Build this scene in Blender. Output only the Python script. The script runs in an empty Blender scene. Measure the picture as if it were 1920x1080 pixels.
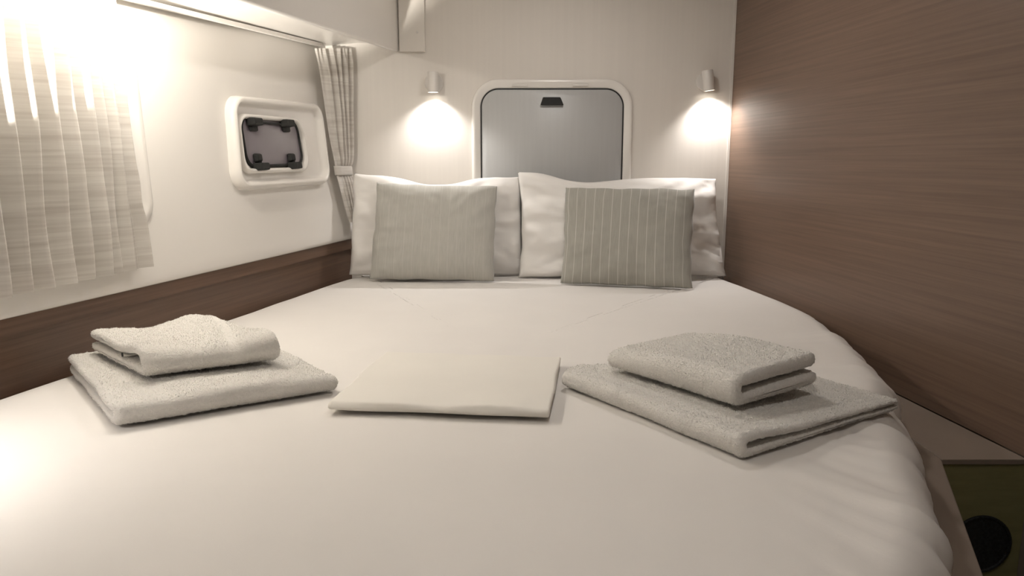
import bpy, bmesh, math, random
from mathutils import Vector, noise
random.seed(4)
S = bpy.context.scene
COL = S.collection

# ------------------------------------------------------------------ camera
F = 1390.0; PITCH = math.radians(9.8); CZ = 1.06
cd = bpy.data.cameras.new('camera'); cam = bpy.data.objects.new('camera', cd); COL.objects.link(cam)
cd.sensor_width = 36; cd.lens = 36*F/1920; cd.clip_start = .02
cam.location = (0, 0, CZ); cam.rotation_euler = (math.pi/2-PITCH, 0, 0)
S.camera = cam
# ------------------------------------------------------------------ world, exposure
w = bpy.data.worlds.new('world'); S.world = w; w.use_nodes = True
w.node_tree.nodes['Background'].inputs[0].default_value = (1, .9, .8, 1)
w.node_tree.nodes['Background'].inputs[1].default_value = .05
S.view_settings.view_transform = 'Standard'; S.view_settings.look = 'None'
S.view_settings.exposure = -0.04; S.view_settings.gamma = 1.0
S.view_settings.use_curve_mapping = False
LAMP_COVE = 8.0; LAMP_READ = 8.5; FILL_CEIL = 4.4; LAMP_HULL = 9.5; LAMP_UP = 520.0
WARM = (1, .94, .85); NEUT = (1, .955, .925)

def light(name, kind, loc, power, color, parent=None, **kw):
    d = bpy.data.lights.new(name, kind); d.energy = power; d.color = color
    for k, v in kw.items(): setattr(d, k, v)
    o = bpy.data.objects.new(name, d); COL.objects.link(o); o.location = loc
    if parent: o.parent = parent
    return o

# ------------------------------------------------------------------ pixel helpers
_c, _s = math.cos(PITCH), math.sin(PITCH)
CAM = Vector((0, 0, CZ))
def ray(x, y):
    dx = (x-960)/F; dv = (540-y)/F
    return Vector((dx, _c+dv*_s, -_s+dv*_c))
def on_z(x, y, z):
    d = ray(x, y); return CAM + d*((z-CZ)/d.z)
def on_y(x, y, Y):
    d = ray(x, y); return CAM + d*(Y/d.y)

YB = 3.055            # head wall
BED = .60             # mattress top
LEDGE = .45           # bed base / step tread
CEIL = 1.90
YF = -.75             # wall behind the camera
ZB = on_y(668, 440, YB).z; ZT = on_y(610, 88, YB).z
_b0 = on_y(668, 440, YB); _b1 = on_z(0, 590, ZB)
_t0 = on_y(610, 88, YB); _t1 = on_y(250, 0, 1.93)
ZT0 = ZT
def ZTy(y): return ZT0+(_t1.z-ZT0)*(y-YB)/(_t1.y-YB)
def botx(y): return _b0.x + (_b1.x-_b0.x)*(y-_b0.y)/(_b1.y-_b0.y)
def topx(y): return _t0.x + (_t1.x-_t0.x)*(y-_t0.y)/(_t1.y-_t0.y)
def wallx(y, z):
    t = (z-ZB)/(ZTy(y)-ZB); return botx(y)+(topx(y)-botx(y))*t
def wp(y, z, n=0.0):
    p = Vector((wallx(y, z), y, z))
    if n:
        e = .01
        a = Vector((wallx(y+e, z), y+e, z))-p; b = Vector((wallx(y, z+e), y, z+e))-p
        N = a.cross(b).normalized()
        if N.x < 0: N = -N
        p = p+N*n
    return p
def on_left(x, y, n=0.0):
    d = ray(x, y); lo, hi = .3, 6.0
    for _ in range(60):
        m = (lo+hi)/2; q = CAM+d*m
        if q.x > wallx(q.y, q.z)+n: lo = m
        else: hi = m
    return CAM+d*lo
def rx(y): return .882 - .1153*(y-YB)      # right wall

# ------------------------------------------------------------------ materials
def mat(name, col, rough=.5, noise_scale=None, var=.08, stretch=(1, 1, 1), bump=0, bscale=200, spec=.5, sheen=0, coat=0, coord='Object', detail=3, bstretch=None, sub=0):
    m = bpy.data.materials.new(name); m.use_nodes = True
    nt = m.node_tree; b = nt.nodes['Principled BSDF']
    b.inputs['Base Color'].default_value = (*col, 1); b.inputs['Roughness'].default_value = rough
    b.inputs['Specular IOR Level'].default_value = spec
    b.inputs['Sheen Weight'].default_value = sheen
    b.inputs['Coat Weight'].default_value = coat
    if sub:
        b.inputs['Subsurface Weight'].default_value = sub
    tc = nt.nodes.new('ShaderNodeTexCoord')
    if noise_scale:
        mp = nt.nodes.new('ShaderNodeMapping'); mp.inputs['Scale'].default_value = stretch
        nt.links.new(tc.outputs[coord], mp.inputs[0])
        n = nt.nodes.new('ShaderNodeTexNoise'); n.inputs['Scale'].default_value = noise_scale; n.inputs['Detail'].default_value = detail
        nt.links.new(mp.outputs[0], n.inputs['Vector'])
        r = nt.nodes.new('ShaderNodeValToRGB')
        r.color_ramp.elements[0].position = .3; r.color_ramp.elements[1].position = .7
        r.color_ramp.elements[0].color = (*[c*(1-var) for c in col], 1)
        r.color_ramp.elements[1].color = (*[min(1, c*(1+var)) for c in col], 1)
        nt.links.new(n.outputs['Fac'], r.inputs[0]); nt.links.new(r.outputs[0], b.inputs['Base Color'])
    if bump:
        mp2 = nt.nodes.new('ShaderNodeMapping'); mp2.inputs['Scale'].default_value = bstretch or (1, 1, 1)
        nt.links.new(tc.outputs[coord], mp2.inputs[0])
        n2 = nt.nodes.new('ShaderNodeTexNoise'); n2.inputs['Scale'].default_value = bscale; n2.inputs['Detail'].default_value = 2
        nt.links.new(mp2.outputs[0], n2.inputs['Vector'])
        bp = nt.nodes.new('ShaderNodeBump'); bp.inputs['Strength'].default_value = bump; bp.inputs['Distance'].default_value = .003
        nt.links.new(n2.outputs['Fac'], bp.inputs['Height']); nt.links.new(bp.outputs[0], b.inputs['Normal'])
    return m
def emit(name, col, s):
    m = bpy.data.materials.new(name); m.use_nodes = True
    b = m.node_tree.nodes['Principled BSDF']
    b.inputs['Base Color'].default_value = (*col, 1)
    b.inputs['Emission Color'].default_value = (*col, 1); b.inputs['Emission Strength'].default_value = s
    return m
def wood(name, dark, light_, stretch, scale=3.0, rough=.42):
    m = bpy.data.materials.new(name); m.use_nodes = True
    nt = m.node_tree; b = nt.nodes['Principled BSDF']; b.inputs['Roughness'].default_value = rough
    tc = nt.nodes.new('ShaderNodeTexCoord'); mp = nt.nodes.new('ShaderNodeMapping'); mp.inputs['Scale'].default_value = stretch
    nt.links.new(tc.outputs['Object'], mp.inputs[0])
    n = nt.nodes.new('ShaderNodeTexNoise'); n.inputs['Scale'].default_value = scale; n.inputs['Detail'].default_value = 7; n.inputs['Roughness'].default_value = .65; n.inputs['Distortion'].default_value = .15
    nt.links.new(mp.outputs[0], n.inputs['Vector'])
    r = nt.nodes.new('ShaderNodeValToRGB')
    e = r.color_ramp.elements
    e[0].position = .32; e[1].position = .68; e[0].color = (*dark, 1); e[1].color = (*light_, 1)
    nt.links.new(n.outputs['Fac'], r.inputs[0]); nt.links.new(r.outputs[0], b.inputs['Base Color'])
    bp = nt.nodes.new('ShaderNodeBump'); bp.inputs['Strength'].default_value = .12; bp.inputs['Distance'].default_value = .001
    nt.links.new(n.outputs['Fac'], bp.inputs['Height']); nt.links.new(bp.outputs[0], b.inputs['Normal'])
    return m

M = {}
M['gel'] = mat('gelcoat_white', (.82, .79, .745), .22, 1.2, .015, spec=.5)
M['lining'] = mat('wall_lining', (.74, .70, .645), .55, 60, .015, (1, 1, .02), bump=.05, bscale=150, bstretch=(1, 1, .05))
M['ceil'] = mat('ceiling_lining', (.78, .74, .68), .6, 3, .01)
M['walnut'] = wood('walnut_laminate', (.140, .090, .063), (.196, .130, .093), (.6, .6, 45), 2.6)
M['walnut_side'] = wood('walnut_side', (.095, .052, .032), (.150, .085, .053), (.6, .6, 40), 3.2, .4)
M['olive'] = wood('dark_olive_wood', (.21, .20, .085), (.27, .25, .115), (2, 1, 14), 4, .6)
M['floor'] = wood('floor_wood', (.05, .045, .02), (.075, .065, .03), (12, 1, 1), 3, .5)
M['tread'] = mat('pale_tread', (.27, .22, .18), .5, 8, .05)
M['grey'] = mat('grey_panel', (.47, .475, .47), .38, 90, .02, (1, 1, .05))
M['gasket'] = mat('black_gasket', (.02, .02, .02), .5, 20, .1)
M['dark'] = mat('dark_plastic', (.022, .022, .021), .65, 30, .1, spec=.25)
M['smoke'] = mat('smoked_acrylic', (.21, .185, .205), .34, 3, .08)
M['lampw'] = mat('white_enamel', (.72, .69, .65), .35, 30, .01)
M['sheet'] = mat('white_cotton_sheet', (.80, .77, .735), .75, 7, .012, bump=.05, bscale=500, sheen=.15)
M['pillow'] = mat('pillow_cotton', (.82, .795, .76), .8, 6, .015, bump=.35, bscale=22, sheen=.15)
M['terry'] = mat('terry_towel', (.82, .795, .75), .95, 220, .04, bump=.8, bscale=330, sheen=.4)
M['folded'] = mat('folded_cotton', (.82, .79, .73), .7, 8, .012, bump=.05, bscale=400, sheen=.15)
M['glow'] = emit('lamp_lens', (1, .93, .82), 14)
M['mesh'] = mat('speaker_mesh', (.012, .014, .016), .6, 160, .7, bump=.7, bscale=240)

def curtain_mat():
    m = bpy.data.materials.new('slub_curtain'); m.use_nodes = True
    nt = m.node_tree; b = nt.nodes['Principled BSDF']; b.inputs['Roughness'].default_value = .9
    b.inputs['Sheen Weight'].default_value = .2
    uv = nt.nodes.new('ShaderNodeUVMap')
    cols = []
    for sc, st in ((1.0, (1.1, 26, 1)), (1.0, (2.0, 75, 1))):
        mp = nt.nodes.new('ShaderNodeMapping'); mp.inputs['Scale'].default_value = st
        nt.links.new(uv.outputs[0], mp.inputs[0])
        n = nt.nodes.new('ShaderNodeTexNoise'); n.inputs['Scale'].default_value = 2.0; n.inputs['Detail'].default_value = 3
        nt.links.new(mp.outputs[0], n.inputs['Vector']); cols.append(n)
    ad = nt.nodes.new('ShaderNodeMath'); ad.operation = 'ADD'
    nt.links.new(cols[0].outputs['Fac'], ad.inputs[0]); nt.links.new(cols[1].outputs['Fac'], ad.inputs[1])
    r = nt.nodes.new('ShaderNodeValToRGB'); e = r.color_ramp.elements
    mr = nt.nodes.new('ShaderNodeMath'); mr.operation = 'MULTIPLY'; mr.inputs[1].default_value = .5
    nt.links.new(ad.outputs[0], mr.inputs[0]); nt.links.new(mr.outputs[0], r.inputs[0])
    e[0].position = .36; e[1].position = .60
    e[0].color = (.56, .52, .475, 1); e[1].color = (.71, .68, .63, 1)
    nt.links.new(r.outputs[0], b.inputs['Base Color'])
    # a little light comes through the weave
    tr = nt.nodes.new('ShaderNodeBsdfTranslucent'); nt.links.new(r.outputs[0], tr.inputs['Color'])
    mx = nt.nodes.new('ShaderNodeMixShader'); mx.inputs[0].default_value = .18
    nt.links.new(b.outputs[0], mx.inputs[1]); nt.links.new(tr.outputs[0], mx.inputs[2])
    nt.links.new(mx.outputs[0], nt.nodes['Material Output'].inputs[0])
    return m
M['curtain'] = curtain_mat()

def stripe_mat(name, base, line, period, phase, width=.05):
    m = bpy.data.materials.new(name); m.use_nodes = True
    nt = m.node_tree; b = nt.nodes['Principled BSDF']; b.inputs['Roughness'].default_value = .9
    b.inputs['Sheen Weight'].default_value = .25
    uv = nt.nodes.new('ShaderNodeUVMap'); sp = nt.nodes.new('ShaderNodeSeparateXYZ'); nt.links.new(uv.outputs[0], sp.inputs[0])
    def math_(op, a, bval=None):
        n = nt.nodes.new('ShaderNodeMath'); n.operation = op
        nt.links.new(a, n.inputs[0])
        if bval is not None: n.inputs[1].default_value = bval
        return n.outputs[0]
    f = math_('FRACT', math_('ADD', math_('DIVIDE', sp.outputs[0], period), phase))
    lt = math_('LESS_THAN', f, width)
    wv = nt.nodes.new('ShaderNodeMapping'); wv.inputs['Scale'].default_value = (160, 14, 1); nt.links.new(uv.outputs[0], wv.inputs[0])
    n = nt.nodes.new('ShaderNodeTexNoise'); n.inputs['Scale'].default_value = 1.5; nt.links.new(wv.outputs[0], n.inputs['Vector'])
    r = nt.nodes.new('ShaderNodeValToRGB'); e = r.color_ramp.elements
    e[0].color = (*[c*.95 for c in base], 1); e[1].color = (*[c*1.05 for c in base], 1); e[0].position = .3; e[1].position = .7
    nt.links.new(n.outputs['Fac'], r.inputs[0])
    mx = nt.nodes.new('ShaderNodeMix'); mx.data_type = 'RGBA'
    nt.links.new(lt, mx.inputs[0]); nt.links.new(r.outputs[0], mx.inputs[6]); mx.inputs[7].default_value = (*line, 1)
    nt.links.new(mx.outputs[2], b.inputs['Base Color'])
    bp = nt.nodes.new('ShaderNodeBump'); bp.inputs['Strength'].default_value = .15; bp.inputs['Distance'].default_value = .002
    nt.links.new(n.outputs['Fac'], bp.inputs['Height']); nt.links.new(bp.outputs[0], b.inputs['Normal'])
    return m
M['cush_a'] = stripe_mat('cushion_linen_pale', (.45, .44, .40), (.50, .49, .45), .0335, .2, .06)
M['cush_b'] = stripe_mat('cushion_linen_striped', (.34, .33, .29), (.52, .50, .46), .0335, .55, .07)

# ------------------------------------------------------------------ mesh helpers
def mesh_obj(name, verts, faces, m, parent=None, smooth=True, uvs=None):
    me = bpy.data.meshes.new(name); me.from_pydata([tuple(v) for v in verts], [], faces); me.update()
    if uvs:
        ul = me.uv_layers.new(name='UVMap')
        for lp in me.loops: ul.data[lp.index].uv = uvs[lp.vertex_index]
    bm = bmesh.new(); bm.from_mesh(me); bmesh.ops.recalc_face_normals(bm, faces=bm.faces); bm.to_mesh(me); bm.free()
    me.materials.append(m)
    if smooth:
        for p in me.polygons: p.use_smooth = True
    o = bpy.data.objects.new(name, me); COL.objects.link(o)
    if parent: o.parent = parent; o.matrix_parent_inverse = parent.matrix_basis.inverted()
    return o
def tag(o, label=None, cat=None, group=None, kind=None):
    if label: o['label'] = label
    if cat: o['category'] = cat
    if group: o['group'] = group
    if kind: o['kind'] = kind
    return o
def empty(name, loc=(0, 0, 0)):
    o = bpy.data.objects.new(name, None); COL.objects.link(o); o.location = loc; o.empty_display_size = .05
    return o
def grid_faces(nu, nv, closed_u=False, off=0):
    fs = []
    for j in range(nv-1):
        for i in range(nu if closed_u else nu-1):
            a = off+j*nu+i; b = off+j*nu+(i+1) % nu
            fs.append((a, b, b+nu, a+nu))
    return fs
def bevel(o, wd, seg=3, ang=40):
    md = o.modifiers.new('bevel', 'BEVEL'); md.width = wd; md.segments = seg; md.limit_method = 'ANGLE'; md.angle_limit = math.radians(ang)
    return o
def prism(name, poly, z0, z1, m, parent=None, bev=0):
    n = len(poly)
    v = [(x, y, z0) for x, y in poly]+[(x, y, z1) for x, y in poly]
    f = [tuple(range(n))[::-1], tuple(range(n, 2*n))]+[(i, (i+1) % n, n+(i+1) % n, n+i) for i in range(n)]
    o = mesh_obj(name, v, f, m, parent, smooth=False)
    if bev: bevel(o, bev)
    return o
def hexa(name, a, b, m, parent=None, bev=0):
    """a, b: two quads (4 points each) joined to a solid"""
    v = list(a)+list(b)
    f = [(0, 1, 2, 3), (7, 6, 5, 4)]+[(i, i+4, (i+1) % 4+4, (i+1) % 4) for i in range(4)]
    o = mesh_obj(name, v, f, m, parent, smooth=False)
    if bev: bevel(o, bev)
    return o
def rrect(W, H, R, inset, nc=10):
    hw, hh = W/2-inset, H/2-inset; r = max(R-inset, .002)
    pts = []
    for cx, cy, a0 in ((hw-r, hh-r, 0), (-hw+r, hh-r, 90), (-hw+r, -hh+r, 180), (hw-r, -hh+r, 270)):
        for k in range(nc+1):
            a = math.radians(a0+90*k/nc); pts.append((cx+r*math.cos(a), cy+r*math.sin(a)))
    return pts
def ring_surface(name, mapf, W, H, R, rings, m, parent=None, cap=True, nc=10):
    v = []; n = 4*(nc+1)
    for ins, h in rings:
        for (u, q) in rrect(W, H, R, ins, nc): v.append(mapf(u, q, h))
    f = grid_faces(n, len(rings), True)
    if cap: f.append(tuple(range((len(rings)-1)*n, len(rings)*n)))
    return mesh_obj(name, v, f, m, parent)
def lathe(name, prof, m, parent=None, loc=(0, 0, 0), rot=None, seg=32):
    """prof: (r, h) pairs about local z; rot: Matrix 3x3-able"""
    v = []
    for r, h in prof:
        for k in range(seg):
            a = 2*math.pi*k/seg; p = Vector((r*math.cos(a), r*math.sin(a), h))
            if rot: p = rot @ p
            v.append(p+Vector(loc))
    f = grid_faces(seg, len(prof), True)
    f.append(tuple(range(seg))); f.append(tuple(range((len(prof)-1)*seg, len(prof)*seg)))
    o = mesh_obj(name, v, f, m, parent)
    o.modifiers.new('edges', 'EDGE_SPLIT').split_angle = math.radians(40)
    return o
def nz(x, y=0, z=0): return noise.noise(Vector((x, y, z)))

# ================================================================== STRUCTURE
def struct(o): o['kind'] = 'structure'; return o
# floor
struct(prism('floor', [(-1.9, YF-.1), (1.45, YF-.1), (1.45, YB+.1), (-1.9, YB+.1)], -.06, 0, M['floor']))
struct(prism('ceiling', [(-2.1, YF-.1), (1.45, YF-.1), (1.45, YB+.1), (-2.1, YB+.1)], CEIL, CEIL+.06, M['ceil']))
struct(prism('wall_back', [(-1.3, YB), (rx(YB)+.02, YB), (rx(YB)+.02, YB+.08), (-1.3, YB+.08)], 0, CEIL, M['lining']))
struct(prism('wall_front', [(-2.1, YF-.08), (1.45, YF-.08), (1.45, YF), (-2.1, YF)], 0, CEIL, M['lining']))
# right wall: one walnut laminate panel with a thin pale edge at the corner
wr = struct(prism('wall_right', [(rx(YB), YB), (rx(YB)+.05, YB), (rx(YF)+.05, YF), (rx(YF), YF)], LEDGE+.002, CEIL, M['walnut']))
struct(prism('wall_right_lower', [(rx(YB)+.012, YB), (rx(YB)+.05, YB), (rx(YF)+.05, YF), (rx(YF)+.012, YF)], 0, LEDGE, M['tread']))
# left hull side: smooth gelcoat moulding, rolled under at its lower edge
ny, nzr = 60, 40
v = []
prof = [(ZB-.012, -.030), (ZB-.014, -.012), (ZB-.010, -.003), (ZB, 0.0)]
zs = [(ZB+(CEIL+.02-ZB)*k/nzr, 0) for k in range(1, nzr+1)]
rows = prof+zs
for z, n in rows:
    for i in range(ny):
        y = YF+(YB+.03-YF)*i/(ny-1); v.append(wp(y, z, n))
o = mesh_obj('wall_left', v, grid_faces(ny, len(rows)), M['gel'])
md = o.modifiers.new('thick', 'SOLIDIFY'); md.thickness = .03; md.offset = -1 if o.data.polygons[200].normal.x > 0 else 1
struct(o)
# walnut lining below it: a cap strip tucked under the hull side, and the panel the mattress meets
def lx(y, off=0): return botx(y)+off
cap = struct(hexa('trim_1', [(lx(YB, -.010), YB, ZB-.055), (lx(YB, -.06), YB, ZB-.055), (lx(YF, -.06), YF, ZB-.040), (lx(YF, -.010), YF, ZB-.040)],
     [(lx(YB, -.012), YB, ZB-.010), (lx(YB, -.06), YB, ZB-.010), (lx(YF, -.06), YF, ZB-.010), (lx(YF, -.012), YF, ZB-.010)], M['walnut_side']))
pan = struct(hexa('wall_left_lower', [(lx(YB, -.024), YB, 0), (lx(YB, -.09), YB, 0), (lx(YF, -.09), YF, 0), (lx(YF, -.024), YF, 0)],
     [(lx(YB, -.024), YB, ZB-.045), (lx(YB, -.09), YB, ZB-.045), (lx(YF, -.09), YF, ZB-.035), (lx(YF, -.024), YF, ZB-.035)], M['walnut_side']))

# ---- soffit along the hull side, with a lip that hangs below its underside
e0 = on_y(748, 98, YB); e1 = on_y(440, 0, 1.90)
def ex(y): return e0.x+(e1.x-e0.x)*(y-e0.y)/(e1.y-e0.y)
ZL = e0.z
def ZLy(y): return e0.z+(e1.z-e0.z)*(y-e0.y)/(e1.y-e0.y)
sec = [(0, .42), (0, .012), (-.003, .004), (-.008, 0), (-.014, .003), (-.022, .012), (-.032, .024), (-.045, .032), (-.07, .036), (-.16, .036)]
ys = [YB-.001-(YB-YF-.01)*k/24 for k in range(25)]
v = []
for dx, dz in sec:
    for y in ys: v.append((ex(y)+dx, y, ZLy(y)+dz if dz < .4 else CEIL+.01))
for y in ys: v.append((topx(y)+.004, y, ZTy(y)+.003))
o = struct(mesh_obj('ceiling_soffit', v, grid_faces(len(ys), len(sec)+1), M['gel']))
# return strip of the soffit face against the head wall
a = on_y(762, 97, YB-.02); b = on_y(797, 97, YB-.02)
struct(hexa('trim_2', [(ex(YB)+.004, YB-.016, ZL+.001), (b.x, YB-.016, ZL+.001), (b.x, YB-.001, ZL+.001), (ex(YB)+.004, YB-.001, ZL+.001)],
     [(ex(YB)+.004, YB-.016, CEIL-.002), (b.x, YB-.016, CEIL-.002), (b.x, YB-.001, CEIL-.002), (ex(YB)+.004, YB-.001, CEIL-.002)], M['ceil'], bev=.003))
pc = on_y(782, 60, YB-.017)
sc = tag(lathe('screw_cap', [(.0001, 0), (.005, 0), (.0045, .002), (.0001, .0028)], M['lampw'], None, (pc.x, YB-.016, pc.z)), 'tiny white screw cover on the strip beside the soffit', 'screw cover')
sc.data.transform(__import__('mathutils').Matrix.Translation(Vector((pc.x, YB-.016, pc.z))) @ __import__('mathutils').Matrix.Rotation(math.pi/2, 4, 'X') @ __import__('mathutils').Matrix.Translation(-Vector((pc.x, YB-.016, pc.z))))
# thin white edge trim in the right corner
struct(prism('trim_3', [(rx(YB)-.010, YB-.003), (rx(YB)-.0005, YB-.003), (rx(YB)-.0005, YB-.0005), (rx(YB)-.010, YB-.0005)], BED-.1, CEIL-.002, M['lining']))

# ---- step beside the bed
BX = lambda y: .887+(y-1.448)*.4263     # edge of bed base
st = empty('floor_step', (.97, 1.455, 0)); struct(st)
prism('riser', [(.892, 1.455), (rx(1.455)-.001+.012, 1.455), (rx(1.475)+.011, 1.475), (.892, 1.475)], .001, LEDGE-.012, M['olive'], st)
prism('tread', [(.8895, 1.450), (rx(1.450)-.0005, 1.450), (rx(2.9)-.0005, 2.9), (.8895, 2.9)], LEDGE-.012, LEDGE, M['tread'], st, bev=.002)

# ---- storage hatch in the head wall
dl, dr = on_y(901, 168, YB), on_y(1170, 168, YB)
DT = dl.z+.004; DB = .70; DW = dr.x-dl.x; DX = (dl.x+dr.x)/2; DH = DT-DB; DZ = (DT+DB)/2
dmap = lambda u, q, h: Vector((DX+u, YB-h, DZ+q))
door = empty('door_1', (DX, YB, DB)); struct(door)
fw = .036
ring_surface('frame', dmap, DW+2*fw, DH+2*fw, .072+fw, [(0, -.002), (0, .006), (.002, .011), (.007, .014), (.014, .014), (.022, .011), (.030, .009), (.034, .007), (fw, .002)], M['gel'], door, cap=False, nc=14)
ring_surface('gasket', dmap, DW, DH, .072, [(-.002, .001), (0, .006), (.005, .006), (.006, .001)], M['gasket'], door, cap=False, nc=14)
ring_surface('panel', dmap, DW, DH, .072, [(.0045, .0005), (.005, .007), (.007, .009)], M['grey'], door, nc=14)
hp = [on_y(1018, 182, YB-.01), on_y(1051, 182, YB-.01), on_y(1057, 197, YB-.01), on_y(1013, 197, YB-.01)]
hd = hexa('latch_handle', [(p.x, YB-.0085, p.z) for p in hp], [(p.x*.98+.02*hp[0].x, YB-.024 if i > 1 else YB-.015, p.z-.001) for i, p in enumerate(hp)], M['dark'], door, bev=.003)
for px in (975, 1088):
    a = on_y(px-15, 161, YB); b = on_y(px+15, 159, YB)
    o = hexa('hinge', [(a.x, YB-.012, a.z-.003), (b.x, YB-.012, a.z-.003), (b.x, YB-.012, a.z+.005), (a.x, YB-.012, a.z+.005)],
         [(a.x, YB-.018, a.z-.003), (b.x, YB-.018, a.z-.003), (b.x, YB-.018, a.z+.005), (a.x, YB-.018, a.z+.005)], M['lampw'], door, bev=.002)

# ---- porthole in the hull side
def quad_map(pts_px, shrinkx=1.0):
    q = [on_left(*p) for p in pts_px]           # TL TR BR BL
    W = ((q[1]-q[0]).length+(q[2]-q[3]).length)/2; H = ((q[3]-q[0]).length+(q[2]-q[1]).length)/2
    def f(u, v, h):
        s = u/W+.5; t = v/H+.5
        def bl(k): return (q[3][k]*(1-s)+q[2][k]*s)*(1-t)+(q[0][k]*(1-s)+q[1][k]*s)*t
        return wp(bl(1), bl(2), h)
    return f, W, H
pm, PW, PH = quad_map([(418, 177), (591, 195), (610, 346), (433, 359)])
win = empty('window_1', pm(0, -PH/2, 0)); struct(win)
R0 = .062
ring_surface('surround', pm, PW, PH, R0, [(0, -.001), (.002, .016), (.006, .027), (.012, .032), (.018, .032), (.023, .028), (.027, .016), (.031, .008), (.036, .005)], M['gel'], win, nc=12)
p2, P2W, P2H = quad_map([(432, 212), (556, 222), (573, 322), (446, 327)])
ring_surface('frame', p2, P2W, P2H, .055, [(0, .003), (.001, .017), (.004, .023), (.009, .025), (.013, .023), (.016, .017), (.017, .006)], M['gel'], win, cap=False, nc=12)
p3, P3W, P3H = quad_map([(443, 219), (549, 228), (563, 309), (458, 313)])
ring_surface('seal', p3, P3W, P3H, .042, [(-.004, .004), (-.003, .015), (.001, .016), (.004, .014), (.005, .006)], M['dark'], win, cap=False, nc=12)
ring_surface('pane', p3, P3W, P3H, .042, [(-.001, .003), (.001, .010), (.003, .0105)], M['smoke'], win, nc=12)
def local_box(name, cx, cy, w_, h_, n0, n1, m, parent, mp=None, taper=.85, bev=.004):
    mp = mp or pm
    a = [mp(cx+sx*w_/2, cy+sy*h_/2, n0) for sx, sy in ((-1, -1), (1, -1), (1, 1), (-1, 1))]
    b = [mp(cx+sx*w_/2*taper, cy+sy*h_/2*taper, n1) for sx, sy in ((-1, -1), (1, -1), (1, 1), (-1, 1))]
    return hexa(name, a, b, m, parent, bev)
def uv_of(px, py):
    # pixel -> local u, v on the porthole pane map
    best = None; u = v = 0.0
    tgt = on_left(px, py, .012)
    for it in range(40):
        p = p3(u, v, .012); e = .001
        du = (p3(u+e, v, .012)-p)/e; dv = (p3(u, v+e, .012)-p)/e
        d = tgt-p
        u += d.dot(du)/du.length_squared*.9; v += d.dot(dv)/dv.length_squared*.9
    return u, v
for (px, py, kind) in ((470, 229, 'hinge'), (532, 232, 'hinge'), (483, 313, 'catch'), (546, 311, 'catch')):
    u, q = uv_of(px, py)
    h = local_box(kind, u, q, .058, .026, .012, .042, M['dark'], win, p3)
    if kind == 'hinge':
        local_box('hinge_leaf', u+.004, q-.018, .044, .022, .011, .022, M['dark'], h, p3)
    else:
        local_box('catch_knob', u-.004, q+.028, .036, .030, .0125, .030, M['dark'], h, p3, .8, .006)
        local_box('catch_stem', u, q+.012, .020, .018, .011, .026, M['dark'], h, p3)
# dark pin bars between the two hinges / the two catches
for y0, dz in ((231, 0), (310, 0)):
    u0, q0 = uv_of(482, y0); u1, q1 = uv_of(528, y0+1)
    local_box('pin', (u0+u1)/2, (q0+q1)/2, abs(u1-u0), .006, .014, .020, M['dark'], win, p3, 1, .001)
# large window moulding whose lower corner shows beside the pleated curtain
b_c = on_left(294, 428)
pmw = lambda u, q, h: wp(b_c.y-.45+u, b_c.z+.26+q, h)
win2 = empty('window_2', pmw(0, -.26, 0)); struct(win2)
ring_surface('surround', pmw, .90, .52, .075, [(0, -.001), (.006, .003), (.014, .007), (.024, .010), (.030, .0095), (.036, .006), (.042, .003), (.14, .0025)], M['gel'], win2, nc=12)
ring_surface('pane', pmw, .60, .22, .06, [(0, .004), (.001, .009), (.004, .010)], M['smoke'], win2, nc=12)

# ---- curtain track under the soffit
tr = empty('curtain_track', wp(2.0, ZTy(2.0)-.012, .02)); tag(tr, 'slim white curtain track running under the glossy soffit along the hull side', 'curtain track')
for nm, n0, n1, z0, z1 in (('rail', .022, .034, -.013, -.001), ('back_flange', .003, .022, -.007, -.001)):
    ya, yb = YB-.10, .7
    a = [wp(ya, ZTy(ya)+z0, n0), wp(ya, ZTy(ya)+z0, n1), wp(ya, ZTy(ya)+z1, n1), wp(ya, ZTy(ya)+z1, n0)]
    b = [wp(yb, ZTy(yb)+z0, n0), wp(yb, ZTy(yb)+z0, n1), wp(yb, ZTy(yb)+z1, n1), wp(yb, ZTy(yb)+z1, n0)]
    hexa(nm, a, b, M['gel'], tr)

# ---- step vent
vc = on_y(1837, 1020, 1.455)
Rm = __import__('mathutils').Matrix.Rotation(math.pi/2, 3, 'X')
vt = empty('round_vent', vc); tag(vt, 'round dark speckled vent set into the olive step front beside the bed', 'vent')
lathe('rim', [(.058, 0), (.0655, 0), (.0655, .003), (.063, .0045), (.060, .004), (.058, .001)], M['mesh'], vt, (vc.x, 1.4545, vc.z), Rm, 48)
lathe('mesh_disc', [(.0001, .0005), (.0585, .0005), (.0585, .0015), (.0001, .003)], M['mesh'], vt, (vc.x, 1.4545, vc.z), Rm, 48)

# ================================================================== BED
def catmull(pts, closed=False, step=.012):
    out = []; n = len(pts); P = [Vector(p) for p in pts]
    rng = range(n if closed else n-1)
    for i in rng:
        p0 = P[(i-1) % n] if closed or i > 0 else P[0]; p1 = P[i]; p2 = P[(i+1) % n]
        p3_ = P[(i+2) % n] if closed or i+2 < n else P[-1]
        k = max(2, int((p2-p1).length/step))
        for j in range(k):
            t = j/k
            out.append(.5*((2*p1)+(-p0+p2)*t+(2*p0-5*p1+4*p2-p3_)*t*t+(-p0+3*p1-3*p2+p3_)*t**3))
    return out
bed = empty('island_bed', (0, 1.8, 0)); tag(bed, 'wide low berth with a white fitted sheet tapering to its foot', 'bed')
basepoly = [(lx(YB)-.02, YB-.004), (.8885, YB-.004), (.8885, 1.4515), (BX(.50), .50), (lx(.50)-.018, .50)]
prism('base', basepoly, .001, LEDGE, M['tread'], bed, bev=.003)
LE = lambda y: lx(y, -.020)
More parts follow.
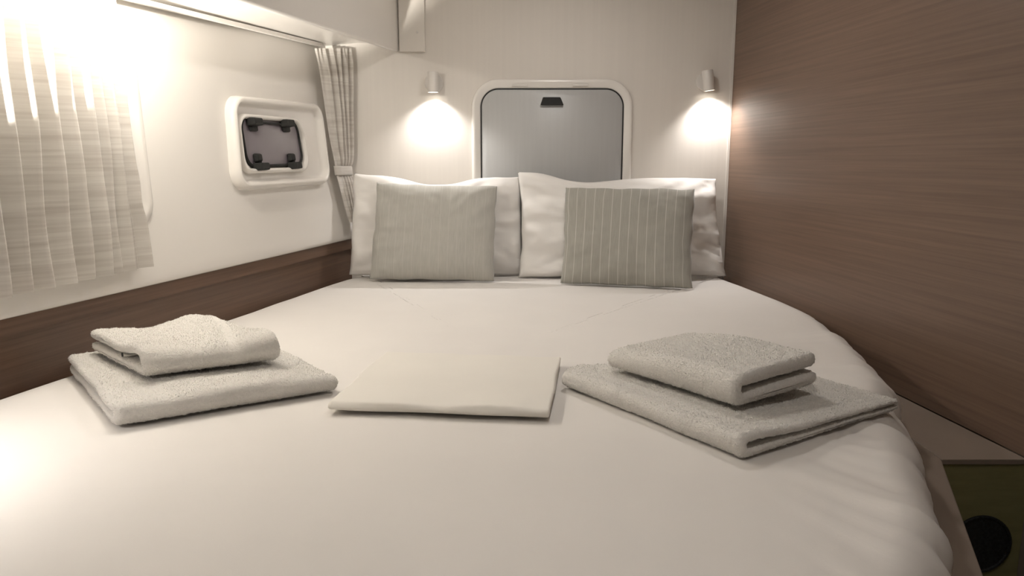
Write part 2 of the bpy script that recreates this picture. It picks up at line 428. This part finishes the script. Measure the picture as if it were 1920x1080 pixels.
right = [(.76, 3.04), (.838, 3.015), (.868, 2.96), (.885, 2.86), (.912, 2.66), (.938, 2.42), (.950, 2.24), (.938, 2.06), (.895, 1.80), (.838, 1.60), (.780, 1.41), (.690, 1.16), (.605, .95), (.515, .78), (.40, .64), (.20, .585)]
foot = [(-.2, .565), (-.7, .565), (LE(.6)+.20, .575), (LE(.6)+.06, .62)]
left = [(LE(.74)+.005, .74), (LE(.95), .95), (LE(1.4), 1.4), (LE(2.0), 2.0), (LE(2.5), 2.5), (LE(2.8), 2.80), (LE(2.92)+.015, 2.93), (LE(3.0)+.07, 3.01), (LE(3.03)+.17, 3.04)]
outl = catmull(right+foot+left, True, .011)
N = len(outl); C2 = Vector((-.05, 1.75))
nrm = []
for i in range(N):
    t = (outl[(i+2) % N]-outl[i-2]).normalized(); nn = Vector((t.y, -t.x))
    if nn.dot(outl[i]-C2) < 0: nn = -nn
    nrm.append(nn)
for _ in range(3):
    nrm = [sum((nrm[(i+k) % N] for k in range(-7, 8)), Vector((0, 0))).normalized() for i in range(N)]
arc = [0]
for i in range(1, N): arc.append(arc[-1]+(outl[i]-outl[i-1]).length)
rings = [(.012, LEDGE+.002), (.003, LEDGE+.012), (0, LEDGE+.035), (0, LEDGE+.065)]
rr = .075
for k in range(1, 11):
    a = math.pi/2*k/10; rings.append((rr*(1-math.cos(a)), BED-rr+rr*math.sin(a)))
v = []
NR = 70
def top_wave(x, y):
    return .0022*nz(x*2.2, y*2.2, 5)+.0015*nz(x*5+.3*y, y*4, 9)+.0007*nz(x*14, y*9, 2)
for ri, (ins, z) in enumerate(rings):
    hfac = (z-LEDGE)/(BED-LEDGE)
    for i in range(N):
        p = outl[i]-nrm[i]*ins
        free = max(0, min(1, (p.x-.25)/.2))*max(0, min(1, (2.25-p.y)/.25))   # loose sheet on the open side
        a = arc[i]
        wob = free*(.022*nz(a*5.2, 1.3)+.018*nz(a*11, 4.1+hfac)+.010*nz(a*26, hfac*2))*(.25+.75*math.sin(min(1, hfac*1.1)*math.pi*.8))
        q = p+nrm[i]*wob
        dz = free*(.013*nz(a*9, 7.7)+.007*nz(a*23, 3))*hfac**2 + top_wave(p.x, p.y)*hfac
        v.append((q.x, q.y, z+dz))
last = rings[-1]
for k in range(1, NR+1):
    t = 1-(1-k/NR)**1.0
    for i in range(N):
        e = outl[i]-nrm[i]*last[0]; p = e.lerp(C2, t)
        d = (e-p).length
        free = max(0, min(1, (e.x-.25)/.2))*max(0, min(1, (2.25-e.y)/.25))*math.exp(-d/.09)
        a = arc[i]
        wob = free*(.022*nz(a*5.2, 1.3)+.018*nz(a*11, 5.1))*.5
        dz = top_wave(p.x, p.y)+free*(.013*nz(a*9, 7.7)+.007*nz(a*23, 3))
        q = p+nrm[i]*wob
        v.append((q.x, q.y, BED+dz))
tot = len(rings)+NR
f = grid_faces(N, tot, True)
f.append(tuple(range(N)))
mesh_obj('fitted_sheet', v, f, M['sheet'], bed)

# ================================================================== PILLOWS
def pillow(name, corners, front, back, m, label, cat, group=None, ca=.05, cb=.05, top_sag=None, seed=0, wr=.004, nu=64, nv=52, power=.42, edge_noise=.006, parent=None, crumple=None):
    BL, BR, TR, TL = [Vector(c) for c in corners]
    W = ((BR-BL).length+(TR-TL).length)/2; H = ((TL-BL).length+(TR-BR).length)/2
    Nn = (BR-BL).cross(TL-BL).normalized()
    if Nn.y > 0: Nn = -Nn
    v = []; uvs = []
    def base(u, q):
        uu = u*(1-ca*(1-q*q)); qq = q*(1-cb*(1-u*u)) if q > 0 else q*(1-.25*cb*(1-u*u))
        s, t = (uu+1)/2, (qq+1)/2
        p = (BL*(1-s)+BR*s)*(1-t)+(TL*(1-s)+TR*s)*t
        up = (TL-BL).normalized(); rt = (BR-BL).normalized()
        ed = max(abs(u), abs(q))**6
        p += up*edge_noise*ed*nz(u*3.1, q*3.1, seed+7)+rt*edge_noise*ed*nz(u*3.7+5, q*3.3, seed)
        if top_sag: p += up*top_sag(u)*((q+1)/2)**2
        return p
    def val(u, q):
        return (max(0, 1-u**4)*max(0, 1-q**4))**power*(.82+.18*(1-u*u)*(1-q*q))
    idx = {}
    for side in (0, 1):
        for j in range(nv):
            for i in range(nu):
                u = -1+2*i/(nu-1); q = -1+2*j/(nv-1)
                u = math.sin(u*math.pi/2)*.5+u*.5; q = math.sin(q*math.pi/2)*.5+q*.5
                border = i in (0, nu-1) or j in (0, nv-1)
                if side and border: idx[(1, i, j)] = idx[(0, i, j)]; continue
                p = base(u, q); h = val(u, q)
                dirv = math.atan2(q, u); rad = math.hypot(u, q)
                wrk = wr*nz(u*2.5, q*2.5, seed)*1.6+wr*nz(dirv*5, rad*1.3, seed+3)*rad*1.2+wr*.5*nz(u*8, q*8, seed+11)
                if crumple: wrk += crumple(u, q)
                d = (front if side == 0 else -back)*h + (wrk*min(1, h*2) if side == 0 else 0)
                p = p+Nn*d
                idx[(side, i, j)] = len(v); v.append(p); uvs.append(((u+1)/2*W, (q+1)/2*H))
    f = []
    for side in (0, 1):
        for j in range(nv-1):
            for i in range(nu-1):
                f.append((idx[(side, i, j)], idx[(side, i+1, j)], idx[(side, i+1, j+1)], idx[(side, i, j+1)]))
    zmin = min(p.z for p in v)
    lift = BED+.004-zmin
    v = [Vector(p) + Vector((0, 0, lift if abs(lift) < .05 else 0)) for p in v]
    o = mesh_obj(name, v, f, m, parent, uvs=uvs)
    if label: tag(o, label, cat, group)
    return o
def cor(*a): return [on_y(px, py, y) for px, py, y in a]
pillow('bed_pillow', cor((655, 521, 2.90), (980, 519, 2.955), (976, 334, 2.99), (664, 328, 2.94)), .070, .040, M['pillow'],
       'plump white pillow against the head wall behind the plain pale grey cushion', 'pillow', ca=.012, cb=.02,
       top_sag=lambda u: -.034*math.exp(-((u+.02)/.45)**2)-.006, seed=1, wr=.009)
pillow('bed_pillow', cor((973, 527, 2.890), (1360, 525, 2.900), (1342, 345, 2.980), (972, 330, 2.965)), .070, .040, M['pillow'],
       'wide white pillow with a crumpled open end behind the darker pinstriped cushion', 'pillow', ca=.03, cb=.015,
       top_sag=lambda u: -.028*math.exp(-((u+.30)/.35)**2)+.006*math.exp(-((u-.75)/.3)**2), seed=21, wr=.011, crumple=lambda u, q: .034*max(0, (u-.68)/.32)*(nz(u*5, q*3.4, 31)-.5*abs(nz(u*9, q*7, 32))))
pillow('throw_cushion', cor((693, 528, 2.800), (927, 532, 2.785), (933, 352, 2.868), (707, 345, 2.868)), .060, .020, M['cush_a'],
       'plain-looking pale grey linen cushion with very faint stripes', 'cushion', 'linen cushions leaning on the pillows', ca=.02, cb=.02, seed=41, wr=.004, top_sag=lambda u: -.004)
pillow('throw_cushion', cor((1050, 536, 2.735), (1298, 546, 2.620), (1304, 360, 2.80), (1060, 357, 2.850)), .058, .030, M['cush_b'],
       'darker grey linen cushion with thin pale vertical pinstripes', 'cushion', 'linen cushions leaning on the pillows', ca=.03, cb=.012, seed=61, wr=.004)

# ================================================================== FOLDED TEXTILES
def folded(name, corner, ang, L, W, th, gap, m, z0, label=None, cat='towel', group=None, parent=None, fuzz=.0012, du=.005, seed=0, mirror=1, sag=.0, bow=None, gap_open=0.0, band=None, layers=1, skew=0.0, endr=.6):
    """A cloth folded over on itself. The bend runs from `corner` along `ang` for L; the leaves reach W to the far side.
    th: thickness of one leaf, gap: slit between the leaves."""
    d = Vector((math.cos(ang), math.sin(ang), 0)); e = Vector((-math.sin(ang), math.cos(ang), 0))*mirror
    o0 = Vector((corner[0], corner[1], z0))
    nu = max(8, int(L/du)); v = []; f = []
    for ly in range(layers):
        ins = ly*2*0
        h = th/2; r = h+gap/2               # mid-line bend radius
        zc = th+gap/2
        mid = []
        ns = max(10, int((W-r)/du))
        for k in range(ns+1): mid.append((W-(W-r)*k/ns, zc+r, 0, 1))
        nb = 14
        for k in range(1, nb): a = math.pi/2+math.pi*k/nb; mid.append((r+r*math.cos(a), zc+r*math.sin(a), math.cos(a), math.sin(a)))
        for k in range(ns+1): mid.append((r+(W-r)*k/ns-.0, zc-r, 0, -1))
        nm = len(mid)
        # closed loop: outer side, rounded end, inner side back, rounded end
        loop = []
        for i, (a, z, nx, nz_) in enumerate(mid): loop.append((a, z, nx*h, nz_*h, 0))
        for k in range(1, 5): t = math.pi*k/5; loop.append((mid[-1][0], mid[-1][1], math.sin(t)*h, -math.cos(t)*h, 0))
        for (a, z, nx, nz_) in reversed(mid): loop.append((a, z, -nx*h, -nz_*h, 1))
        for k in range(1, 5): t = math.pi*k/5; loop.append((mid[0][0], mid[0][1], math.sin(t)*h, -math.cos(t)*h, 0))
        nl = len(loop)
        us = []
        er = h*endr
        for k in range(6): t = math.pi/2*k/6; us.append((er*(1-math.cos(t)) if False else er*(1-math.sin(t)), math.cos(math.pi/2-t) if False else math.sin(t)))
        us = [(er*(1-math.sin(math.pi/2*k/6)), .06+.94*math.sin(math.pi/2*k/6)) for k in range(6)]
        us = [(er*(1-math.cos(math.pi/2*k/6)), .06+.94*math.sin(math.pi/2*k/6)) for k in range(7)]
        body = [(er+(L-2*er)*k/nu, 1) for k in range(1, nu)]
        tail = [(L-a, k) for a, k in reversed(us)]
        allu = us+body+tail
        off = len(v)
        H = 2*th+gap
        for (u, k) in allu:
            for (a, z, ax, az, inn) in loop:
                aa = a+ax*k; zz = z+az*k
                up = zz/H
                # opening between leaves widens inside the bend
                if gap_open:
                    g = gap_open*math.exp(-((aa-.035)/.05)**2)*math.exp(-(min(u, L-u))/.07)
                    if z > zc: zz += g
                    elif z < zc and inn: zz -= 0
                sagz = -sag*(nz(u*6, aa*6, seed)*.5+.5)*up
                zz = zz*(1-.0)+sagz
                if bow: zz += bow(u/L, aa/W)*up
                uu = u+.004*nz(aa*9, zz*30, seed+4)+skew*aa
                aa2 = aa+.006*nz(u*7, up*1.5, seed+9)
                p = o0+d*uu+e*aa2+Vector((0, 0, zz))
                fz = fuzz
                if band and band[0] < u < band[1]: fz *= .15
                if fz and k > .5:
                    nv_ = Vector((nz(p.x*260, p.y*260, p.z*260+seed), nz(p.x*260+40, p.y*260, p.z*260), nz(p.x*260, p.y*260+70, p.z*260)))
                    p = p+nv_*fz+(d*0+e*0+Vector((0, 0, 1)))*fz*.8*nz(p.x*60, p.y*60, seed)*up
                    if band and band[0] < u < band[1]:
                        p.z -= .0015*up
                if p.z < z0: p.z = z0
                v.append(p)
        f += grid_faces(nl, len(allu), True, off)
        f.append(tuple(range(off, off+nl))); f.append(tuple(range(off+(len(allu)-1)*nl, off+len(allu)*nl)))
    if fuzz:
        # raised terry loops: slim blades standing on the outer faces
        rnd = random.Random(seed); nf = len(f)-2
        dens = 1.15e5; add = 0
        for fi in range(nf):
            a_, b_, c_, d_ = (Vector(v[k]) for k in f[fi])
            cr = (c_-a_).cross(d_-b_); ar = cr.length/2
            if ar < 1e-9: continue
            col = (f[fi][0] % nl)
            if loop[col][4] == 1: continue
            cen = (a_+b_+c_+d_)/4
            uu = (cen-o0).dot(d)
            if band and band[0] < uu < band[1] and rnd.random() > .12: continue
            k = ar*dens; k = int(k)+(1 if rnd.random() < k-int(k) else 0)
            nn = cr.normalized()
            # outward: away from the leaf's mid-line
            lp = loop[col]; out = e*lp[2]+Vector((0, 0, lp[3]))
            if out.length > 1e-6 and nn.dot(out) < 0: nn = -nn
            for _ in range(k):
                p = a_.lerp(b_, rnd.random()).lerp(d_.lerp(c_, rnd.random()), rnd.random())
                rv = Vector((rnd.uniform(-1, 1), rnd.uniform(-1, 1), rnd.uniform(-1, 1)))
                tip = p+(nn*.8+rv*.75)*rnd.uniform(.0010, .0026)
                if tip.z < z0-.001: continue
                sd = nn.cross(rv)
                if sd.length < 1e-4: continue
                sd = sd.normalized()*.0007
                i0 = len(v); v += [p-sd, p+sd, tip]; f.append((i0, i0+1, i0+2))
    ob = mesh_obj(name, v, f, m, parent)
    if label: tag(ob, label, cat, group)
    return ob
Z0 = BED+.0040
def dirang(a, b): return math.atan2(b.y-a.y, b.x-a.x), math.hypot(b.x-a.x, b.y-a.y)
# left stack
a, b = on_z(215, 805, BED), on_z(632, 736, BED)
an, L = dirang(a, b)
folded('bath_towel', a, an, L, .42, .022, .003, M['terry'], Z0, 'large folded white terry towel under the smaller towel by the walnut side panel', 'towel', 'folded white towels', fuzz=.0022, seed=3, sag=.010, skew=-.14, endr=1.0, du=.0030,
       bow=lambda u, q: -.010*max(0, u-.75)/.25)
a, b = on_z(268, 716, BED+.045), on_z(525, 683, BED+.045)
an, L = dirang(a, b)
ht = empty('hand_towel', (a.x, a.y, Z0+.045)); tag(ht, 'small folded white terry towel with a dark-tipped label, topmost by the walnut side panel', 'towel', 'folded white towels')
folded('body', a, an, L, .275, .021, .007, M['terry'], Z0+.0490, parent=ht, fuzz=.0022, seed=13, sag=.006, gap_open=.014, skew=-.30, endr=1.0, band=(L*.62, L*.70), du=.0030,
       bow=lambda u, q: .016*math.exp(-((u-.78)/.22)**2)*max(0, q)-.008*math.exp(-((u-.45)/.2)**2)*q)
lt = on_z(212, 662, BED+.075)
d = Vector((math.cos(an), math.sin(an), 0)); e = Vector((-d.y, d.x, 0))
c0 = Vector((a.x, a.y, Z0+.0490+.0245))+e*.10-d*.012
o = hexa('care_label', [c0-d*.016-e*.011, c0-d*.016+e*.011, c0+d*.02+e*.011, c0+d*.02-e*.011],
     [p+Vector((0, 0, .0012)) for p in (c0-d*.016-e*.011, c0-d*.016+e*.011, c0+d*.02+e*.011, c0+d*.02-e*.011)], M['folded'], ht)
o2 = hexa('label_edge', [c0-d*.019-e*.012, c0-d*.019+e*.012, c0-d*.0155+e*.012, c0-d*.0155-e*.012],
     [p+Vector((0, 0, .0018)) for p in (c0-d*.019-e*.012, c0-d*.019+e*.012, c0-d*.0155+e*.012, c0-d*.0155-e*.012)], M['dark'], o)
# right stack: bends run on the left front edges, the open ends face right
a, b = on_z(1393, 868, BED), on_z(1058, 728, BED)
an, L = dirang(a, b)
folded('bath_towel', a, an, L, .42, .019, .004, M['terry'], Z0, 'large folded white terry towel under the smaller towel on the open side of the bed', 'towel', 'folded white towels', fuzz=.0022, seed=23, sag=.010, mirror=-1, gap_open=.006, du=.0030, skew=.0, endr=1.0,
       bow=lambda u, q: -.017*q)
a, b = on_z(1383, 772, BED+.040), on_z(1143, 693, BED+.040)
an, L = dirang(a, b)
folded('hand_towel', a, an, L, .22, .027, .008, M['terry'], Z0+.041, 'small thick folded white terry towel, topmost on the open side of the bed', 'towel', 'folded white towels', fuzz=.0022, seed=33, sag=.006, mirror=-1, du=.0030,
       endr=1.0, bow=lambda u, q: .004*q-.022*max(0, (u-.45)/.55)**1.5)
# folded sheet in the middle
a, b = on_z(617, 775, BED), on_z(1030, 792, BED)
an, L = dirang(a, b)
sh = empty('folded_sheet', (a.x, a.y, Z0)); tag(sh, 'thin flat folded white cotton sheet lying between the two towel stacks', 'bed sheet')
folded('top_fold', a, an, L, .36, .0085, .001, M['folded'], Z0+.003, parent=sh, fuzz=0, seed=43, sag=.004, du=.005,
       bow=lambda u, q: .004*math.exp(-((u-.72)/.16)**2)*math.exp(-(q/.3)**2)+.0045*nz(u*5, q*3, 71)*(.4+.6*u)+.004*abs(nz(u*13, q*4, 72))*max(0, u-.35)*math.exp(-(q/.35)**2), endr=1.2)
folded('inner_fold', Vector((a.x, a.y, 0))+Vector((.03, .085, 0)), an, L-.024, .25, .0030, .001, M['folded'], Z0, parent=sh, fuzz=0, seed=53, du=.008)

# ================================================================== CURTAINS
def pleated_curtain():
    n0 = .040
    ctop_ = lambda y: ZTy(y)-.014
    zb_r = on_left(282, 500, n0); zb_l = on_left(0, 556, n0)
    slope = (zb_l.z-zb_r.z)/(zb_l.y-zb_r.y)
    zbot = lambda y: zb_r.z+slope*(y-zb_r.y)
    edges_px = [43, 85, 128, 163, 197, 222, 245, 258]
    eds = [on_left(x, 453, n0).y for x in edges_px]
    eds.append(on_left(279, 453, n0).y)
    w0 = eds[1]-eds[0]
    while eds[0] > 1.15: eds.insert(0, eds[0]-w0)
    root = empty('pleated_curtain', wp(eds[-1], zb_r.z, n0)); tag(root, 'wide pleated grey-beige slub curtain drawn across the big hull window', 'curtain')
    cols = []
    for k in range(len(eds)-1):
        y0, y1 = eds[k], eds[k+1]; wd = y1-y0; amp = min(.038, wd*.70)
        for t, h in ((0, .0), (.03, .06), (.10, .12), (.25, .26), (.45, .48), (.65, .70), (.82, .88), (.92, .985), (.97, 1.0), (1.0, .90), (1.005, .55), (.985, .2), (.975, .05)):
            cols.append((y0+wd*t, amp*h, k))
    nvv = 56; v = []; uvs = []; arcl = 0; prev = None; arcs = []
    for y, h, k in cols:
        if prev: arcl += math.hypot(y-prev[0], h-prev[1])
        prev = (y, h); arcs.append(arcl)
    for j in range(nvv):
        t = j/(nvv-1)
        for ci, (y, h, k) in enumerate(cols):
            zb_ = zbot(eds[k+1]); ctop = ctop_(y); z = zb_+(ctop-zb_)*t
            gather = max(0, (t-.90)/.10)
            yy = y+.006*nz(k*3.3, t*2.2)*math.sin(t*math.pi)+.010*gather*nz(k*2.1, 8)
            # the last narrow pleats pinch in a little above the hem
            if k >= len(eds)-4:
                yy -= .008*math.exp(-((t-.245)/.06)**2)*(k-(len(eds)-5))/3
                yy -= .018*max(0, min(1, (t-.2)/.2))*(k-(len(eds)-5))/3
            hh = h*(1-.35*gather)*(1+.25*nz(k*1.7, t*3, 2)) + .006*nz(k*2.3, t*1.5, 6)
            v.append(wp(yy, z, n0-.014+hh)); uvs.append((arcs[ci], z))
    o = mesh_obj('fabric', v, grid_faces(len(cols), nvv), M['curtain'], root, uvs=uvs)
    # gathered heading tape
    v = []; uvs = []
    for j in range(4):
        for ci, (y, h, k) in enumerate(cols):
            v.append(wp(y+.004*nz(k*2.1, 8), ctop_(y)-.022+.007*j, n0-.018+h*.5)); uvs.append((arcs[ci], .5+j*.01))
    mesh_obj('heading_tape', v, grid_faces(len(cols), 4), M['curtain'], root, uvs=uvs)
pleated_curtain()

def tied_curtain():
    rows = [(588, 655, 91), (592, 656, 112), (597, 656, 140), (603, 656, 180), (609, 656, 220), (615, 656, 260), (621, 655, 290), (626, 654, 312), (628, 655, 326), (634, 660, 352), (642, 667, 385), (651, 673, 417)]
    root = empty('tied_curtain', on_y(660, 417, YB-.06)); tag(root, 'narrow grey-beige curtain tied back in the corner by the head wall', 'curtain')
    def pt(row, s):
        l = on_left(row[0], row[2], .028); r = on_y(row[1], row[2], YB-.035)
        p = l.lerp(r, s)
        return p
    nr = len(rows); cols = 61; v = []; uvs = []
    sub = 5; R = []
    for i in range(nr-1):
        for k in range(sub):
            t = k/sub; R.append((tuple(rows[i][c]*(1-t)+rows[i+1][c]*t for c in range(3)), (i+t)/(nr-1)))
    R.append((rows[-1], 1))
    for row, t in R:
        for c in range(cols):
            s = c/(cols-1); p = pt(row, s)
            wdt = (pt(row, 1)-pt(row, 0)).length
            l = pt(row, 0); r = pt(row, 1)
            nrm_ = Vector((r.y-l.y, -(r.x-l.x), 0)).normalized()
            if nrm_.y > 0: nrm_ = -nrm_
            tie = math.exp(-((t-.68)/.06)**2)
            hd_ = max(0, 1-t/.12)
            ph = s*5.2+(.35*nz(s*3, t*2))
            fold = .5+.5*math.sin(ph*2*math.pi)
            fold = fold**.7
            amp = .020*(1-.72*tie)*(1-.3*hd_)
            first = math.exp(-((s-.0)/.10)**2)
            if s < .24: fold = .35+.35*s/.24
            h = amp*fold+.006*nz(s*9, t*3, 3)+hd_*.006*math.sin(s*60)
            v.append(p+nrm_*h); uvs.append((s*.35, p.z))
    mesh_obj('fabric', v, grid_faces(cols, len(R)), M['curtain'], root, uvs=uvs)
    v = []; uvs = []
    prof = []
    for py, out in ((311, .016), (313, .020), (327, .020), (329, .016)):
        f_ = (py-290)/(312-290)
        for c in range(16):
            s = -.04+1.08*c/15
            row = (626+(py-312)*.14, 654.5+(py-312)*.07, py)
            l = pt(row, 0); r = pt(row, 1); nrm_ = Vector((r.y-l.y, -(r.x-l.x), 0)).normalized()
            if nrm_.y > 0: nrm_ = -nrm_
            edge = min(s+.04, 1.04-s)
            v.append(pt(row, s)+nrm_*(out*min(1, edge*8+.1))); uvs.append((s*.2, py*.001))
    o = mesh_obj('tieback_band', v, grid_faces(16, 4), M['curtain'], root, uvs=uvs)
    md = o.modifiers.new('thick', 'SOLIDIFY'); md.thickness = .002
tied_curtain()

# ================================================================== LAMPS
from mathutils import Matrix
def reading_lamp(px, py, tilt, label):
    c = on_y(px, py, YB-.045)            # middle of the cylinder
    rt = empty('reading_lamp', (c.x, YB, c.z)); tag(rt, label, 'wall lamp', 'reading lamps on the head wall')
    Rb = Matrix.Rotation(math.pi/2, 3, 'X')
    lathe('backplate', [(.0001, 0), (.037, 0), (.037, .006), (.035, .009), (.0001, .010)], M['lampw'], rt, (c.x, YB-.0005, c.z), Rb, 40)
    lathe('arm', [(.007, .009), (.007, .026)], M['lampw'], rt, (c.x, YB, c.z), Rb, 16)
    Rt = Matrix.Rotation(tilt, 3, 'Y')
    lathe('shade', [(.0001, .038), (.005, .038), (.006, .0395), (.0195, .0395), (.0215, .037), (.0215, -.0385), (.0205, -.0395), (.0195, -.0385), (.0195, .02), (.0001, .021)], M['lampw'], rt, (c.x, YB-.046, c.z), Rt, 40)
    lathe('lens', [(.0001, -.036), (.0192, -.036), (.0192, -.0345), (.0001, -.0345)], M['glow'], rt, (c.x, YB-.046, c.z), Rt, 32)
    tip = Vector((c.x, YB-.046, c.z))+Rt @ Vector((0, 0, -.041))
    l = light('reading_light', 'SPOT', tip, LAMP_READ, NEUT, spot_size=math.radians(126), spot_blend=.8, shadow_soft_size=.012)
    l.rotation_euler = (0, tilt, 0)
    l.parent = rt; l.matrix_parent_inverse = rt.matrix_basis.inverted()
reading_lamp(812, 154, 0, 'upright white cylinder reading lamp nearer the tied-back curtain')
reading_lamp(1328, 151, math.radians(-8), 'slightly tilted white cylinder reading lamp nearer the walnut wall')
# round puck lamp under the soffit
def puck(x, y):
    z = ZLy(y)+.0355
    rt = empty('soffit_lamp', (x, y, z)); tag(rt, 'small round white lamp under the soffit above the pleated curtain', 'lamp')
    lathe('housing', [(.0001, 0), (.034, 0), (.034, -.006), (.031, -.009), (.027, -.009), (.027, -.004), (.0001, -.004)], M['lampw'], rt, (x, y, z), None, 32)
    lathe('lens', [(.0001, -.0045), (.0265, -.0045), (.0265, -.006), (.0001, -.006)], M['glow'], rt, (x, y, z), None, 32)
    l = light('soffit_light', 'POINT', (x, y, z-.014), LAMP_COVE, WARM, shadow_soft_size=.007)
    l.parent = rt; l.matrix_parent_inverse = rt.matrix_basis.inverted()
puck(ex(1.70)-.09, 1.70)
def hull_lamp(y, z):
    rt = empty('hull_lamp', wp(y, z)); tag(rt, 'white cylinder lamp on the hull side above the foot of the bed', 'wall lamp')
    p = wp(y, z, .12); q = wp(y, z)
    hexa('bracket', [q+Vector((0, -.02, -.02)), q+Vector((0, .02, -.02)), q+Vector((0, .02, .02)), q+Vector((0, -.02, .02))],
         [p+Vector((0, -.008, -.008)), p+Vector((0, .008, -.008)), p+Vector((0, .008, .008)), p+Vector((0, -.008, .008))], M['lampw'], rt, .003)
    p = p+Vector((.02, 0, 0))
    lathe('shade', [(.0001, .0395), (.0195, .0395), (.0215, .037), (.0215, -.0385), (.0205, -.0395), (.0195, -.0385), (.0195, .02), (.0001, .021)], M['lampw'], rt, p, None, 40)
    lathe('lens', [(.0001, -.036), (.0192, -.036), (.0192, -.0345), (.0001, -.0345)], M['glow'], rt, p, None, 32)
    l = light('hull_light', 'SPOT', p+Vector((0, 0, -.042)), LAMP_HULL, NEUT, spot_size=math.radians(138), spot_blend=.9, shadow_soft_size=.015)
    l.parent = rt; l.matrix_parent_inverse = rt.matrix_basis.inverted()
    lathe('upper_lens', [(.0001, .0398), (.0185, .0398), (.0185, .0408), (.0001, .0412)], M['glow'], rt, p, None, 32)
    l = light('hull_uplight', 'SPOT', p+Vector((0, 0, .046)), LAMP_UP, WARM, spot_size=math.radians(44), spot_blend=.4, shadow_soft_size=.015)
    l.rotation_euler = Vector((.03, 1, .60)).to_track_quat('-Z', 'Y').to_euler()
    l.parent = rt; l.matrix_parent_inverse = rt.matrix_basis.inverted()
hull_lamp(.96, 1.00)
def ceiling_fill(x, y, pw, label):  # unseen ceiling fixture, added as fill to brighten the bed and walls
    rt = empty('ceiling_fill', (x, y, CEIL)); tag(rt, label, 'added fill lamp')
    lathe('trim_ring', [(.075, 0), (.095, 0), (.095, -.008), (.088, -.014), (.078, -.014), (.075, -.008)], M['lampw'], rt, (x, y, CEIL), None, 40)
    lathe('diffuser', [(.0001, -.0005), (.0745, -.0005), (.0745, -.010), (.05, -.015), (.0001, -.017)], M['glow'], rt, (x, y, CEIL), None, 40)
    l = light('ceiling_fill_light', 'AREA', (x, y, CEIL-.02), pw, NEUT, shape='DISK', size=.15)
    l.parent = rt; l.matrix_parent_inverse = rt.matrix_basis.inverted()
ceiling_fill(.22, 2.2, FILL_CEIL, 'added round white fill lamp on the ceiling over the head of the bed')
ceiling_fill(.10, .55, FILL_CEIL*.62, 'added round white fill lamp on the ceiling over the foot of the bed')
